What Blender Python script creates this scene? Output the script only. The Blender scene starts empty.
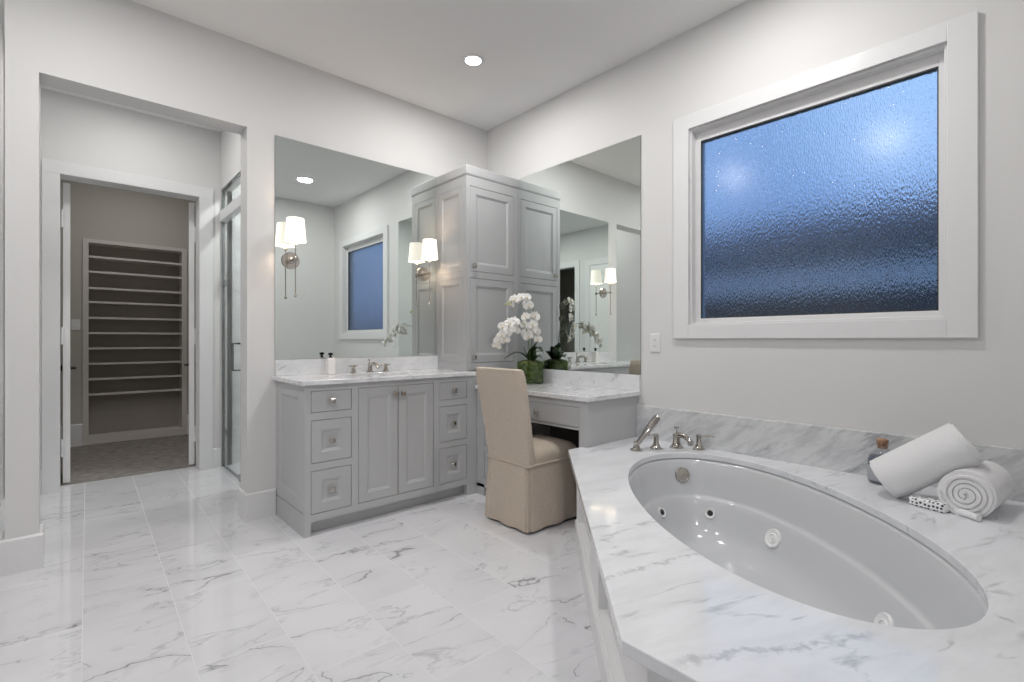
import bpy, bmesh, math, random
from mathutils import Vector, Matrix
random.seed(7)
S = bpy.context.scene
COL = S.collection
PI = math.pi
def R(d): return math.radians(d)

# ---------------------------------------------------------------- camera
cam_data = bpy.data.cameras.new('camera'); cam = bpy.data.objects.new('camera', cam_data); COL.objects.link(cam)
cam.location = (0, 0, 1.14); cam.rotation_euler = (R(90), 0, R(-42.016))
cam_data.sensor_width = 36; cam_data.lens = 17.253; cam_data.shift_y = -0.00117
cam_data.clip_start = 0.02; cam_data.clip_end = 200
S.camera = cam
# ---------------------------------------------------------------- colour management
S.view_settings.view_transform = 'Standard'; S.view_settings.look = 'None'
S.view_settings.gamma = 1; S.view_settings.use_curve_mapping = False
S.view_settings.exposure = 0.0
S.cycles.use_denoising = True
S.cycles.max_bounces = 16; S.cycles.diffuse_bounces = 6; S.cycles.glossy_bounces = 8
S.cycles.transmission_bounces = 10; S.cycles.transparent_max_bounces = 12
S.cycles.caustics_reflective = False; S.cycles.caustics_refractive = False
S.cycles.sample_clamp_indirect = 6
# ---------------------------------------------------------------- dusk sky
W = bpy.data.worlds.new('dusk'); S.world = W; W.use_nodes = True
nt = W.node_tree; bg = nt.nodes['Background']
tc = nt.nodes.new('ShaderNodeTexCoord'); sp = nt.nodes.new('ShaderNodeSeparateXYZ'); cr = nt.nodes.new('ShaderNodeValToRGB')
nt.links.new(tc.outputs['Generated'], sp.inputs[0]); nt.links.new(sp.outputs['Z'], cr.inputs[0]); nt.links.new(cr.outputs[0], bg.inputs[0])
cr.color_ramp.elements[0].position = 0.0; cr.color_ramp.elements[0].color = (0.16, 0.30, 0.62, 1)
cr.color_ramp.elements[1].position = 0.45; cr.color_ramp.elements[1].color = (0.42, 0.66, 1.0, 1)
cn = nt.nodes.new('ShaderNodeTexNoise'); cn.inputs['Scale'].default_value = 5; cn.inputs['Detail'].default_value = 5; nt.links.new(tc.outputs['Generated'], cn.inputs[0])
cc = nt.nodes.new('ShaderNodeValToRGB'); cc.color_ramp.elements[0].position = .38; cc.color_ramp.elements[0].color = (.42, .50, .62, 1); cc.color_ramp.elements[1].position = .62; cc.color_ramp.elements[1].color = (1, 1, 1, 1)
nt.links.new(cn.outputs[0], cc.inputs[0])
cm = nt.nodes.new('ShaderNodeMix'); cm.data_type = 'RGBA'; cm.blend_type = 'MULTIPLY'; cm.inputs['Factor'].default_value = 1
nt.links.new(cr.outputs[0], cm.inputs['A']); nt.links.new(cc.outputs[0], cm.inputs['B']); nt.links.new(cm.outputs['Result'], bg.inputs[0])
bg.inputs[1].default_value = 1.15
# ---------------------------------------------------------------- lamps: recessed cans (light of each)
CANS = [(2.0, 2.607, 'round recessed ceiling light in front of the two mirrors', 1), (2.03, 0.96, 'round recessed ceiling light above the tub', 1),
        (0.05, 1.05, 'round recessed ceiling light above the open floor by the tub', 1), (0.05, 2.45, 'round recessed ceiling light in front of the hall opening', 1),
        (0.35, 4.35, 'round recessed ceiling light in the hall before the closet', 0.55), (-0.9, -1.2, 'added unseen ceiling light in the entry, fill for the room', 1),  # entry lamp is unseen, added as fill
        (1.6, 4.4, 'round recessed ceiling light inside the shower', 1.4),
        (0.5, 6.0, 'added ceiling light that brightens the closet', 0.62)]  # closet lamp is added to lift the dark closet
CAN_POWER = 14
CEIL = 3.007
for i, (x, y, lab, k) in enumerate(CANS):
    l = bpy.data.lights.new('can_lamp', 'AREA'); l.shape = 'DISK'; l.size = 0.16; l.energy = CAN_POWER * k; l.color = (1.0, 0.985, 0.97)
    o = bpy.data.objects.new('can_lamp', l); COL.objects.link(o); o.location = (x, y, CEIL - 0.012)

# ================================================================ materials
def nodes_of(m): return m.node_tree.nodes, m.node_tree.links
def mat(name, col=(.8, .8, .8), rough=.5, metal=0, spec=.5, **kw):
    m = bpy.data.materials.new(name); m.use_nodes = True
    n, l = nodes_of(m); b = n['Principled BSDF']
    b.inputs['Base Color'].default_value = (*col, 1); b.inputs['Roughness'].default_value = rough
    b.inputs['Metallic'].default_value = metal; b.inputs['Specular IOR Level'].default_value = spec
    for k, v in kw.items(): b.inputs[k.replace('_', ' ')].default_value = v
    return m
def bump(m, scale=100, strength=.1, dist=.001, stretch=(1, 1, 1), detail=2):
    n, l = nodes_of(m); b = n['Principled BSDF']
    t = n.new('ShaderNodeTexCoord'); mp = n.new('ShaderNodeMapping'); mp.inputs['Scale'].default_value = stretch
    ns = n.new('ShaderNodeTexNoise'); ns.inputs['Scale'].default_value = scale; ns.inputs['Detail'].default_value = detail
    bp = n.new('ShaderNodeBump'); bp.inputs['Strength'].default_value = strength; bp.inputs['Distance'].default_value = dist
    l.new(t.outputs['Object'], mp.inputs[0]); l.new(mp.outputs[0], ns.inputs[0]); l.new(ns.outputs[0], bp.inputs['Height']); l.new(bp.outputs[0], b.inputs['Normal'])
    return m
def vary(m, c1, c2, scale=3, stretch=(1, 1, 1), detail=4, lo=.35, hi=.65):
    n, l = nodes_of(m); b = n['Principled BSDF']
    t = n.new('ShaderNodeTexCoord'); mp = n.new('ShaderNodeMapping'); mp.inputs['Scale'].default_value = stretch
    ns = n.new('ShaderNodeTexNoise'); ns.inputs['Scale'].default_value = scale; ns.inputs['Detail'].default_value = detail
    r = n.new('ShaderNodeValToRGB'); r.color_ramp.elements[0].position = lo; r.color_ramp.elements[1].position = hi
    r.color_ramp.elements[0].color = (*c1, 1); r.color_ramp.elements[1].color = (*c2, 1)
    l.new(t.outputs['Object'], mp.inputs[0]); l.new(mp.outputs[0], ns.inputs[0]); l.new(ns.outputs[0], r.inputs[0]); l.new(r.outputs[0], b.inputs['Base Color'])
    return m
M = {}
M['wall'] = bump(mat('wall_paint', (.69, .685, .68), .6, spec=.3), 180, .08, .0006)
M['ceiling'] = mat('ceiling_paint', (.82, .815, .81), .7, spec=.2)
M['trim'] = mat('trim_paint', (.74, .74, .745), .3)
M['door'] = mat('door_paint', (.80, .795, .79), .3)
M['cabinet'] = mat('cabinet_paint', (.475, .48, .487), .35)
M['dark'] = mat('cabinet_shade', (.05, .045, .04), .6)  # near-black colour standing in for shade behind fronts and under the desk
M['nickel'] = mat('polished_nickel', (.50, .47, .435), .12, 1)
M['nickel_dark'] = mat('satin_nickel', (.50, .47, .43), .18, 1)  # nearly the same nickel tone, slightly rougher
M['chrome'] = mat('chrome', (.30, .31, .32), .15, 1)
M['black_metal'] = mat('dark_bronze', (.03, .03, .03), .35, .6)
M['mirror'] = mat('mirror_silver', (.84, .89, .87), .0, 1)
M['mirror_edge'] = mat('mirror_edge', (.16, .20, .19), .2)
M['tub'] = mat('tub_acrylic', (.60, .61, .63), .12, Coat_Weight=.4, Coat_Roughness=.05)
M['jet'] = mat('jet_white', (.85, .85, .85), .2)
M['rubber'] = mat('jet_dark', (.05, .05, .05), .4)
M['ceramic'] = mat('ceramic', (.85, .85, .85), .08)
M['carpet'] = bump(vary(mat('carpet', (.2, .18, .16), .95, spec=.1), (.22, .20, .185), (.34, .315, .295), 14, (1, 1, 1), 6, .3, .7), 400, .6, .004)
M['closet_wall'] = mat('closet_paint', (.475, .455, .41), .7, spec=.2)
M['shelf'] = mat('closet_shelf', (.60, .57, .53), .45)
M['shelf_back'] = mat('closet_back', (.36, .33, .29), .7)
M['linen'] = bump(vary(mat('linen', (.5, .4, .3), .9, spec=.15, Sheen_Weight=.2), (.50, .425, .35), (.58, .50, .42), 220, (1, 1, .35), 3), 500, .35, .0012)
M['towel'] = bump(mat('terry', (.86, .86, .87), .95, spec=.1, Sheen_Weight=.4), 330, .9, .004, detail=4)
M['petal'] = mat('petal', (.86, .85, .82), .5, Subsurface_Weight=0.0)
M['lip'] = mat('petal_lip', (.72, .62, .38), .5)
M['bud'] = mat('orchid_bud', (.50, .56, .26), .5)
M['leaf'] = vary(mat('orchid_leaf', (.03, .07, .02), .3), (.012, .035, .012), (.035, .075, .02), 8)
M['stem'] = mat('orchid_stem', (.13, .18, .05), .5)
M['moss'] = bump(vary(mat('moss', (.2, .3, .05), .9), (.035, .05, .014), (.18, .205, .065), 38, detail=6), 60, 1, .02)
M['cork'] = vary(mat('cork', (.35, .2, .12), .8), (.25, .13, .08), (.42, .25, .15), 60)
M['salt'] = bump(vary(mat('bath_salts', (.1, .11, .15), .5), (.03, .035, .06), (.20, .22, .30), 160, detail=3), 200, 1, .004)
M['black_plastic'] = mat('black_cap', (.015, .02, .02), .25)
M['plate'] = mat('switch_plate', (.78, .78, .78), .3)
M['label'] = mat('paper_label', (.85, .82, .80), .5)
M['frost'] = mat('frosted_label', (.36, .37, .40), .4)
M['slot'] = mat('socket_slot', (.12, .12, .12), .5)
M['fence'] = vary(mat('fence_wood', (.1, .09, .08), .8), (.035, .035, .04), (.075, .072, .075), 3, (1, 6, 1))
M['siding'] = mat('neighbour_stucco', (.90, .90, .90), .8)
M['roof'] = mat('neighbour_fascia', (.05, .055, .07), .7)
M['ground'] = vary(mat('grass', (.03, .05, .02), .9), (.02, .03, .012), (.04, .06, .02), 10)

def glass(name, tint=(1, 1, 1), rough=0.0, weight_gloss=.08):
    """thin clear sheet: transparent mixed with a glossy reflection by fresnel"""
    m = bpy.data.materials.new(name); m.use_nodes = True; n, l = nodes_of(m)
    n.remove(n['Principled BSDF']); out = n['Material Output']
    t = n.new('ShaderNodeBsdfTransparent'); t.inputs[0].default_value = (*tint, 1)
    g = n.new('ShaderNodeBsdfGlossy'); g.inputs['Roughness'].default_value = rough
    f = n.new('ShaderNodeLayerWeight'); f.inputs[0].default_value = .5
    pw = n.new('ShaderNodeMath'); pw.operation = 'POWER'; pw.inputs[1].default_value = 5; l.new(f.outputs['Facing'], pw.inputs[0])
    ma_ = n.new('ShaderNodeMath'); ma_.operation = 'MULTIPLY_ADD'; ma_.inputs[1].default_value = .45; ma_.inputs[2].default_value = .05; l.new(pw.outputs[0], ma_.inputs[0])
    mx = n.new('ShaderNodeMixShader'); l.new(ma_.outputs[0], mx.inputs[0]); l.new(t.outputs[0], mx.inputs[1]); l.new(g.outputs[0], mx.inputs[2]); l.new(mx.outputs[0], out.inputs[0])
    return m
M['glass'] = glass('shower_glass', (.955, .98, .97))
M['vessel'] = glass('vessel_glass', (.96, .965, .97))
M['green_glass'] = glass('green_vase_glass', (.80, .88, .70))
# rain glass
m = mat('rain_glass', (.88, .92, 1.0), .07, 0, .5, Transmission_Weight=1.0, Coat_Weight=.6, Coat_Roughness=.19); m.node_tree.nodes['Principled BSDF'].inputs['IOR'].default_value = 1.22
n, l = nodes_of(m); b = n['Principled BSDF']
t = n.new('ShaderNodeTexCoord'); mp = n.new('ShaderNodeMapping'); mp.inputs['Scale'].default_value = (1, 1, .33)
ns = n.new('ShaderNodeTexNoise'); ns.inputs['Scale'].default_value = 190; ns.inputs['Detail'].default_value = 1.5
bp = n.new('ShaderNodeBump'); bp.inputs['Strength'].default_value = 1; bp.inputs['Distance'].default_value = .004
l.new(t.outputs['Object'], mp.inputs[0]); l.new(mp.outputs[0], ns.inputs[0]); l.new(ns.outputs[0], bp.inputs['Height']); l.new(bp.outputs[0], b.inputs['Normal'])
M['rain'] = m
# lamp shade: glows where its bulb lights it
m = mat('shade_fabric', (.9, .85, .78), .7); b = m.node_tree.nodes['Principled BSDF']
b.inputs['Emission Color'].default_value = (1.0, .90, .78, 1); b.inputs['Emission Strength'].default_value = 1.0
M['shade'] = m
m = mat('lamp_lens', (.9, .9, .9), .4); b = m.node_tree.nodes['Principled BSDF']
b.inputs['Emission Color'].default_value = (1, .97, .93, 1); b.inputs['Emission Strength'].default_value = 12
M['lens'] = m

def math_node(n, l, op, a, b=None, c=None, clamp=False):
    x = n.new('ShaderNodeMath'); x.operation = op; x.use_clamp = clamp
    for i, v in enumerate((a, b, c)):
        if v is None: continue
        if isinstance(v, (int, float)): x.inputs[i].default_value = v
        else: l.new(v, x.inputs[i])
    return x.outputs[0]
def ramp(n, l, fac, stops):
    r = n.new('ShaderNodeValToRGB'); e = r.color_ramp.elements
    while len(e) < len(stops): e.new(.5)
    for i, (p, c) in enumerate(stops):
        e[i].position = p; e[i].color = (*c, 1) if not isinstance(c, (int, float)) else (c, c, c, 1)
    l.new(fac, r.inputs[0]); return r.outputs[0]
def mixc(n, l, f, a, b, mode='MIX'):
    x = n.new('ShaderNodeMix'); x.data_type = 'RGBA'; x.blend_type = mode
    for s, v in ((x.inputs['Factor'], f), (x.inputs['A'], a), (x.inputs['B'], b)):
        if isinstance(v, (int, float)): s.default_value = v
        elif isinstance(v, tuple): s.default_value = (*v, 1)
        else: l.new(v, s)
    return x.outputs['Result']
def noise4(n, l, vec, w, scale, detail, dist=0.0, rough=.5):
    x = n.new('ShaderNodeTexNoise'); x.noise_dimensions = '4D'; l.new(vec, x.inputs['Vector'])
    if w is not None: l.new(w, x.inputs['W'])
    x.inputs['Scale'].default_value = scale; x.inputs['Detail'].default_value = detail; x.inputs['Distortion'].default_value = dist; x.inputs['Roughness'].default_value = rough
    return x.outputs[0]
# polished marble-look floor tile
def floor_material():
    m = mat('marble_floor_tile', (.8, .8, .8), .045, spec=.55); n, l = nodes_of(m); b = n['Principled BSDF']
    t = n.new('ShaderNodeTexCoord')
    mp = n.new('ShaderNodeMapping'); mp.inputs['Rotation'].default_value = (0, 0, R(-88.85)); mp.inputs['Location'].default_value = TILE_SHIFT
    l.new(t.outputs['Object'], mp.inputs[0])
    br = n.new('ShaderNodeTexBrick'); l.new(mp.outputs[0], br.inputs[0])
    br.offset = .5; br.offset_frequency = 2; br.squash = 1
    br.inputs['Color1'].default_value = (0, 0, 0, 1); br.inputs['Color2'].default_value = (1, 1, 1, 1); br.inputs['Mortar'].default_value = (0, 0, 0, 1)
    br.inputs['Scale'].default_value = 1; br.inputs['Mortar Size'].default_value = .0014; br.inputs['Mortar Smooth'].default_value = .1
    br.inputs['Brick Width'].default_value = .6; br.inputs['Row Height'].default_value = .2998
    w = math_node(n, l, 'MULTIPLY', br.outputs['Color'], 37.0)
    # veins run roughly across the tiles
    mv = n.new('ShaderNodeMapping'); mv.inputs['Rotation'].default_value = (0, 0, R(-22)); mv.inputs['Scale'].default_value = (.5, 1.25, 1); l.new(t.outputs['Object'], mv.inputs[0])
    a1 = noise4(n, l, mv.outputs[0], w, 2.1, 5, .7, .5)
    v1 = math_node(n, l, 'ABSOLUTE', math_node(n, l, 'SUBTRACT', a1, .5))
    mask = noise4(n, l, t.outputs['Object'], w, 2.6, 2)
    width = math_node(n, l, 'MULTIPLY', math_node(n, l, 'SUBTRACT', mask, .44, clamp=True), .026)
    vein = math_node(n, l, 'SUBTRACT', 1.0, math_node(n, l, 'DIVIDE', v1, math_node(n, l, 'ADD', width, .0008)), clamp=True)
    vein = math_node(n, l, 'MULTIPLY', math_node(n, l, 'POWER', vein, .8), ramp(n, l, mask, [(.42, .25), (.6, 1)]))
    # soft halo beside the veins
    halo = ramp(n, l, v1, [(0, 1), (.045, 0)])
    halo = math_node(n, l, 'MULTIPLY', halo, ramp(n, l, mask, [(.42, 0), (.66, 1)]))
    a2 = noise4(n, l, mv.outputs[0], w, 3.2, 6, .9, .6)
    v2 = ramp(n, l, math_node(n, l, 'ABSOLUTE', math_node(n, l, 'SUBTRACT', a2, .5)), [(0, 1), (.016, 0)])
    m2 = ramp(n, l, noise4(n, l, t.outputs['Object'], w, 4, 2), [(.46, 0), (.6, 1)])
    fine = math_node(n, l, 'MULTIPLY', v2, m2)
    cloud = noise4(n, l, t.outputs['Object'], w, 1.8, 5)
    base = ramp(n, l, cloud, [(.3, (.65, .65, .675)), (.62, (.73, .73, .755))])
    c = mixc(n, l, math_node(n, l, 'MULTIPLY', halo, .30), base, (.47, .47, .50))
    c = mixc(n, l, math_node(n, l, 'MULTIPLY', fine, .6), c, (.38, .38, .40))
    c = mixc(n, l, math_node(n, l, 'MULTIPLY', vein, .85), c, (.20, .20, .215))
    c = mixc(n, l, math_node(n, l, 'MULTIPLY', br.outputs['Fac'], .45), c, (.66, .66, .67))
    l.new(c, b.inputs['Base Color'])
    rg = math_node(n, l, 'ADD', math_node(n, l, 'MULTIPLY', br.outputs['Fac'], .4), .045); l.new(rg, b.inputs['Roughness'])
    return m
TILE_SHIFT = (.095, -.015, 0)
M['floor'] = floor_material()
# honed white marble slabs with grey streaks
def slab_material(name, rot, base_lo, base_hi, vein, amount=.7, scale=1.0, rough=.08, stretch=(1, 5, 5), lines=()):
    m = mat(name, (.8, .8, .8), rough, spec=.5); n, l = nodes_of(m); b = n['Principled BSDF']
    t = n.new('ShaderNodeTexCoord'); mp = n.new('ShaderNodeMapping'); mp.inputs['Rotation'].default_value = rot
    l.new(t.outputs['Object'], mp.inputs[0])
    ms = n.new('ShaderNodeMapping'); ms.inputs['Scale'].default_value = stretch; l.new(mp.outputs[0], ms.inputs[0])
    big = noise4(n, l, ms.outputs[0], None, 1.15 * scale, 7, .5, .6)
    patch = ramp(n, l, big, [(.605, 0), (.65, 1)])
    edge = noise4(n, l, ms.outputs[0], None, 9 * scale, 5)
    patch = math_node(n, l, 'MULTIPLY', patch, ramp(n, l, edge, [(.36, .15), (.6, 1)]))
    fine = noise4(n, l, ms.outputs[0], None, 3.6 * scale, 8, .4, .65)
    base = ramp(n, l, fine, [(.36, base_lo), (.56, base_hi)])
    st = math_node(n, l, 'ABSOLUTE', math_node(n, l, 'SUBTRACT', noise4(n, l, ms.outputs[0], None, .85 * scale, 6, 1.2), .47))
    streak = math_node(n, l, 'MULTIPLY', ramp(n, l, st, [(0, 1), (.012, 0)]), ramp(n, l, edge, [(.45, 0), (.62, 1)]))
    c = mixc(n, l, math_node(n, l, 'MULTIPLY', patch, amount), base, vein)
    c = mixc(n, l, math_node(n, l, 'MULTIPLY', streak, amount * .8), c, vein)
    for (lx, ly, ang, wid, half) in lines:
        ml = n.new('ShaderNodeMapping'); ml.vector_type = 'TEXTURE'; ml.inputs['Location'].default_value = (lx, ly, 0); ml.inputs['Rotation'].default_value = (0, 0, R(ang)); l.new(t.outputs['Object'], ml.inputs[0])
        sx = n.new('ShaderNodeSeparateXYZ'); l.new(ml.outputs[0], sx.inputs[0])
        wob = math_node(n, l, 'MULTIPLY', math_node(n, l, 'SUBTRACT', noise4(n, l, t.outputs['Object'], None, 9, 8, .3, .65), .5), .09)
        dd = math_node(n, l, 'ABSOLUTE', math_node(n, l, 'ADD', sx.outputs['Y'], wob))
        brk = noise4(n, l, t.outputs['Object'], None, 42, 6, .6, .65)
        ww = math_node(n, l, 'MULTIPLY', ramp(n, l, brk, [(.38, .1), (.58, 1)]), wid)
        f1 = math_node(n, l, 'DIVIDE', math_node(n, l, 'SUBTRACT', ww, dd), wid * .8, clamp=True)
        f2 = math_node(n, l, 'DIVIDE', math_node(n, l, 'SUBTRACT', half, math_node(n, l, 'ABSOLUTE', sx.outputs['X'])), half * .25, clamp=True)
        c = mixc(n, l, math_node(n, l, 'MULTIPLY', math_node(n, l, 'MULTIPLY', f1, f2), .55), c, vein)
    l.new(c, b.inputs['Base Color']); return m
M['deck'] = slab_material('deck_marble', (0, 0, R(17)), (.70, .71, .735), (.77, .78, .81), (.34, .355, .38), .8, stretch=(1, 3.6, 5), lines=((-.68, -.045, -15.5, .016, .22), (-.82, -.42, -30, .022, .26), (-.36, -.60, -12, .008, .16), (-.25, -.66, -30, .03, .12)))
M['splash'] = slab_material('splash_marble', (R(35), 0, 0), (.50, .51, .525), (.66, .67, .68), (.28, .29, .31), .75, 1.3, stretch=(2, 1.3, 4.5))
M['counter'] = slab_material('counter_marble', (0, 0, R(-30)), (.62, .63, .645), (.78, .785, .80), (.36, .37, .39), .8, 1.6, stretch=(1.5, 4, 4))
M['counter_splash'] = slab_material('counter_splash_marble', (R(60), 0, R(30)), (.66, .67, .685), (.75, .755, .77), (.36, .37, .39), .8, .9, stretch=(1.5, 4, 4))
M['shower_tile'] = slab_material('shower_marble_tile', (0, 0, R(20)), (.62, .63, .64), (.72, .73, .735), (.4, .4, .42), .6, .8)

# ================================================================ geometry helpers
def new_obj(name, bm, m, parent=None, smooth=False, bevel=0, segs=2, subsurf=0, auto=35):
    me = bpy.data.meshes.new(name); bm.normal_update(); bm.to_mesh(me); bm.free()
    for mm in (m if isinstance(m, (list, tuple)) else [m]): me.materials.append(M[mm] if isinstance(mm, str) else mm)
    o = bpy.data.objects.new(name, me); COL.objects.link(o)
    if smooth:
        for p in me.polygons: p.use_smooth = True
        if auto: me.set_sharp_from_angle(angle=R(auto))
    if bevel:
        b = o.modifiers.new('bevel', 'BEVEL'); b.width = bevel; b.segments = segs; b.limit_method = 'ANGLE'; b.angle_limit = R(40)
    if subsurf:
        s = o.modifiers.new('subsurf', 'SUBSURF'); s.levels = subsurf; s.render_levels = subsurf
    if parent: o.parent = parent
    return o
def box(bm, x0, x1, y0, y1, z0, z1, mi=0):
    v = [bm.verts.new(p) for p in [(x0, y0, z0), (x1, y0, z0), (x1, y1, z0), (x0, y1, z0), (x0, y0, z1), (x1, y0, z1), (x1, y1, z1), (x0, y1, z1)]]
    for f in [(0, 3, 2, 1), (4, 5, 6, 7), (0, 1, 5, 4), (1, 2, 6, 5), (2, 3, 7, 6), (3, 0, 4, 7)]:
        bm.faces.new([v[i] for i in f]).material_index = mi
def boxes(*L):
    bm = bmesh.new()
    for b in L: box(bm, *b)
    return bm
def thing(name, label, cat, loc=(0, 0, 0), rotz=0, group=None):
    o = bpy.data.objects.new(name, None); COL.objects.link(o); o.location = loc; o.rotation_euler = (0, 0, rotz); o.empty_display_size = .05
    o['label'] = label; o['category'] = cat
    if group: o['group'] = group
    return o
def tag(o, label, cat, group=None):
    o['label'] = label; o['category'] = cat
    if group: o['group'] = group
    return o
def struct(o, label=None):
    o['kind'] = 'structure'
    if label: o['label'] = label
    return o
def ring(bm, pts): return [bm.verts.new(p) for p in pts]
def skin(bm, a, b, mi=0):
    k = len(a)
    for i in range(k):
        f = bm.faces.new((a[i], a[(i + 1) % k], b[(i + 1) % k], b[i])); f.material_index = mi
def loft(bm, rings, cap0=True, cap1=True, mi=0):
    R_ = [ring(bm, r) for r in rings]
    for a, b in zip(R_, R_[1:]): skin(bm, a, b, mi)
    if cap0: bm.faces.new(R_[0][::-1]).material_index = mi
    if cap1: bm.faces.new(R_[-1]).material_index = mi
    return R_
def lathe(bm, prof, c=(0, 0, 0), seg=32, mat4=None, cap0=True, cap1=True, mi=0, sides=None):
    """prof: (radius, height) list about z"""
    rs = []
    for r, h in prof:
        pts = []
        for i in range(seg):
            a = 2 * PI * i / seg
            p = Vector((r * math.cos(a), r * math.sin(a), h))
            if mat4: p = mat4 @ p
            pts.append(p + Vector(c))
        rs.append(pts)
    loft(bm, rs, cap0, cap1, mi)
def tube(bm, pts, rad, seg=10, cap=True, mi=0):
    pts = [Vector(p) for p in pts]; rr = rad if isinstance(rad, (list, tuple)) else [rad] * len(pts)
    rs = []; up = None
    for i, p in enumerate(pts):
        d = (pts[min(i + 1, len(pts) - 1)] - pts[max(i - 1, 0)]).normalized()
        if up is None: up = Vector((0, 0, 1)) if abs(d.z) < .9 else Vector((1, 0, 0))
        s = d.cross(up).normalized(); up = s.cross(d).normalized()
        rs.append([p + (s * math.cos(2 * PI * k / seg) + up * math.sin(2 * PI * k / seg)) * rr[i] for k in range(seg)])
    loft(bm, rs, cap, cap, mi)
def bez(p0, p1, p2, p3, n=12):
    p0, p1, p2, p3 = map(Vector, (p0, p1, p2, p3)); out = []
    for i in range(n + 1):
        t = i / n; u = 1 - t; out.append(p0 * u**3 + p1 * 3 * u * u * t + p2 * 3 * u * t * t + p3 * t**3)
    return out
def frame(origin, xdir, ydir):
    """local x,y(front normal = -y),z -> world"""
    x = Vector(xdir).normalized(); y = Vector(ydir).normalized(); z = x.cross(y)
    return Matrix(((x.x, y.x, z.x, origin[0]), (x.y, y.y, z.y, origin[1]), (x.z, y.z, z.z, origin[2]), (0, 0, 0, 1)))
def panel(bm, x0, x1, z0, z1, t=.02, rail=.055, depth=.008, bev=.009, y=0, bead=True):
    """framed panel, front face at local y=0 looking to -y, sunk field"""
    def rc(i, d): return [(x0 + i, y + d, z0 + i), (x1 - i, y + d, z0 + i), (x1 - i, y + d, z1 - i), (x0 + i, y + d, z1 - i)]
    if rail is None:
        rs = [rc(0, t), rc(0, .0015), rc(.0015, 0)]
    elif bead:
        rs = [rc(0, t), rc(0, .0015), rc(.0015, 0), rc(rail, 0), rc(rail + .003, .0035), rc(rail + .008, .0035), rc(rail + .008 + bev, depth), rc(rail + .010 + bev, depth)]
    else:
        rs = [rc(0, t), rc(0, .0015), rc(.0015, 0), rc(rail, 0), rc(rail + bev, depth)]
    # orientation: front faces -y
    R_ = [ring(bm, r) for r in rs]
    for a, b in zip(R_, R_[1:]): skin(bm, a, b)
    bm.faces.new(R_[0][::-1]); bm.faces.new(R_[-1])
def xform(bm, mtx): bmesh.ops.transform(bm, matrix=mtx, verts=bm.verts)
def fix(bm): bmesh.ops.recalc_face_normals(bm, faces=bm.faces)
def slab(name, outer, z0, z1, m, hole=None, parent=None, bevel=.004):
    bm = bmesh.new()
    def loop(pts, z):
        vs = [bm.verts.new((p[0], p[1], z)) for p in pts]
        return vs, [bm.edges.new((vs[i], vs[(i + 1) % len(vs)])) for i in range(len(vs))]
    o1, e1 = loop(outer, z1); o0, e0 = loop(outer, z0)
    t1 = list(e1); t0 = list(e0)
    if hole:
        h1, f1 = loop(hole, z1); h0, f0 = loop(hole, z0); t1 += f1; t0 += f0
    bmesh.ops.triangle_fill(bm, use_beauty=True, use_dissolve=False, edges=t1)
    bmesh.ops.triangle_fill(bm, use_beauty=True, use_dissolve=False, edges=t0)
    skin(bm, o0, o1)
    if hole: skin(bm, h1, h0)
    fix(bm)
    o = new_obj(name, bm, m, parent)
    if bevel:
        b = o.modifiers.new('bevel', 'BEVEL'); b.width = bevel; b.segments = 3; b.limit_method = 'ANGLE'; b.angle_limit = R(50)
    return o

XB = 2.771; YA = 3.41
# ================================================================ room shell
fl = boxes((-2.6, 3.0, -2.6, 5.2, -.05, 0)); struct(new_obj('floor', fl, 'floor'))
struct(new_obj('ceiling', boxes((-2.6, 3.0, -2.6, 7.5, CEIL, CEIL + .1)), 'ceiling'))
# back-left wall (vanity wall) with the hall opening
bm = boxes((-.235, -.115, YA, 3.57, 0, CEIL), (-.115, .829, YA, 3.57, 2.48, CEIL), (.829, XB + .15, YA, 3.57, 0, CEIL))
struct(new_obj('wall_back', bm, 'wall'), 'white painted wall behind the vanity with the square hall opening')
WY0, WY1, WZ0, WZ1 = .31, 1.476, 1.23, 2.402
bm = boxes((XB, XB + .15, -.2, WY0, 0, CEIL), (XB, XB + .15, WY1, YA, 0, CEIL), (XB, XB + .15, WY0, WY1, 0, WZ0), (XB, XB + .15, WY0, WY1, WZ1, CEIL))
struct(new_obj('wall_right', bm, 'wall'), 'white painted wall with the frosted window')
struct(new_obj('wall_front', boxes((.80, XB, -.17, -.02, 0, CEIL)), 'wall'))
struct(new_obj('wall_entry', boxes((.80, .95, -2.4, -.17, 0, CEIL)), 'wall'))
struct(new_obj('wall_rear', boxes((-2.5, .80, -2.55, -2.4, 0, CEIL)), 'wall'))
SX = -.95
bm = boxes((SX - .12, SX, -2.4, .45, 0, CEIL), (SX - .12, SX, .45, 1.25, 2.40, CEIL), (SX - .12, SX, 1.25, 4.42, 0, CEIL))
struct(new_obj('wall_side', bm, 'wall'), 'white wall of the side passage with a dark doorway and a panelled door')
struct(new_obj('wall_side_back', boxes((-2.55, -2.4, -2.4, 4.42, 0, CEIL), (-2.4, SX - .12, 4.30, 4.42, 0, CEIL)), 'closet_wall'))
bm = boxes((SX, SX + .02, .35, .45, 0, 2.40), (SX, SX + .02, 1.25, 1.35, 0, 2.40), (SX, SX + .02, .35, 1.35, 2.40, 2.50),
           (SX, SX + .02, 1.48, 1.58, 0, 2.38), (SX, SX + .02, 2.40, 2.50, 0, 2.38), (SX, SX + .02, 1.48, 2.50, 2.38, 2.48))
struct(new_obj('trim_2', bm, 'trim', bevel=.002))
pd = struct(thing('door_1', 'white panelled door in the side passage', 'door', (SX + .018, 1.99, 0)))
del pd['category']
bm = bmesh.new(); panel(bm, -.405, .405, .01, 2.375, t=.016, rail=.11, depth=.008); xform(bm, frame((0, 0, 0), (0, 1, 0), (-1, 0, 0))); fix(bm); new_obj('door_leaf', bm, 'door', pd)
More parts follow.
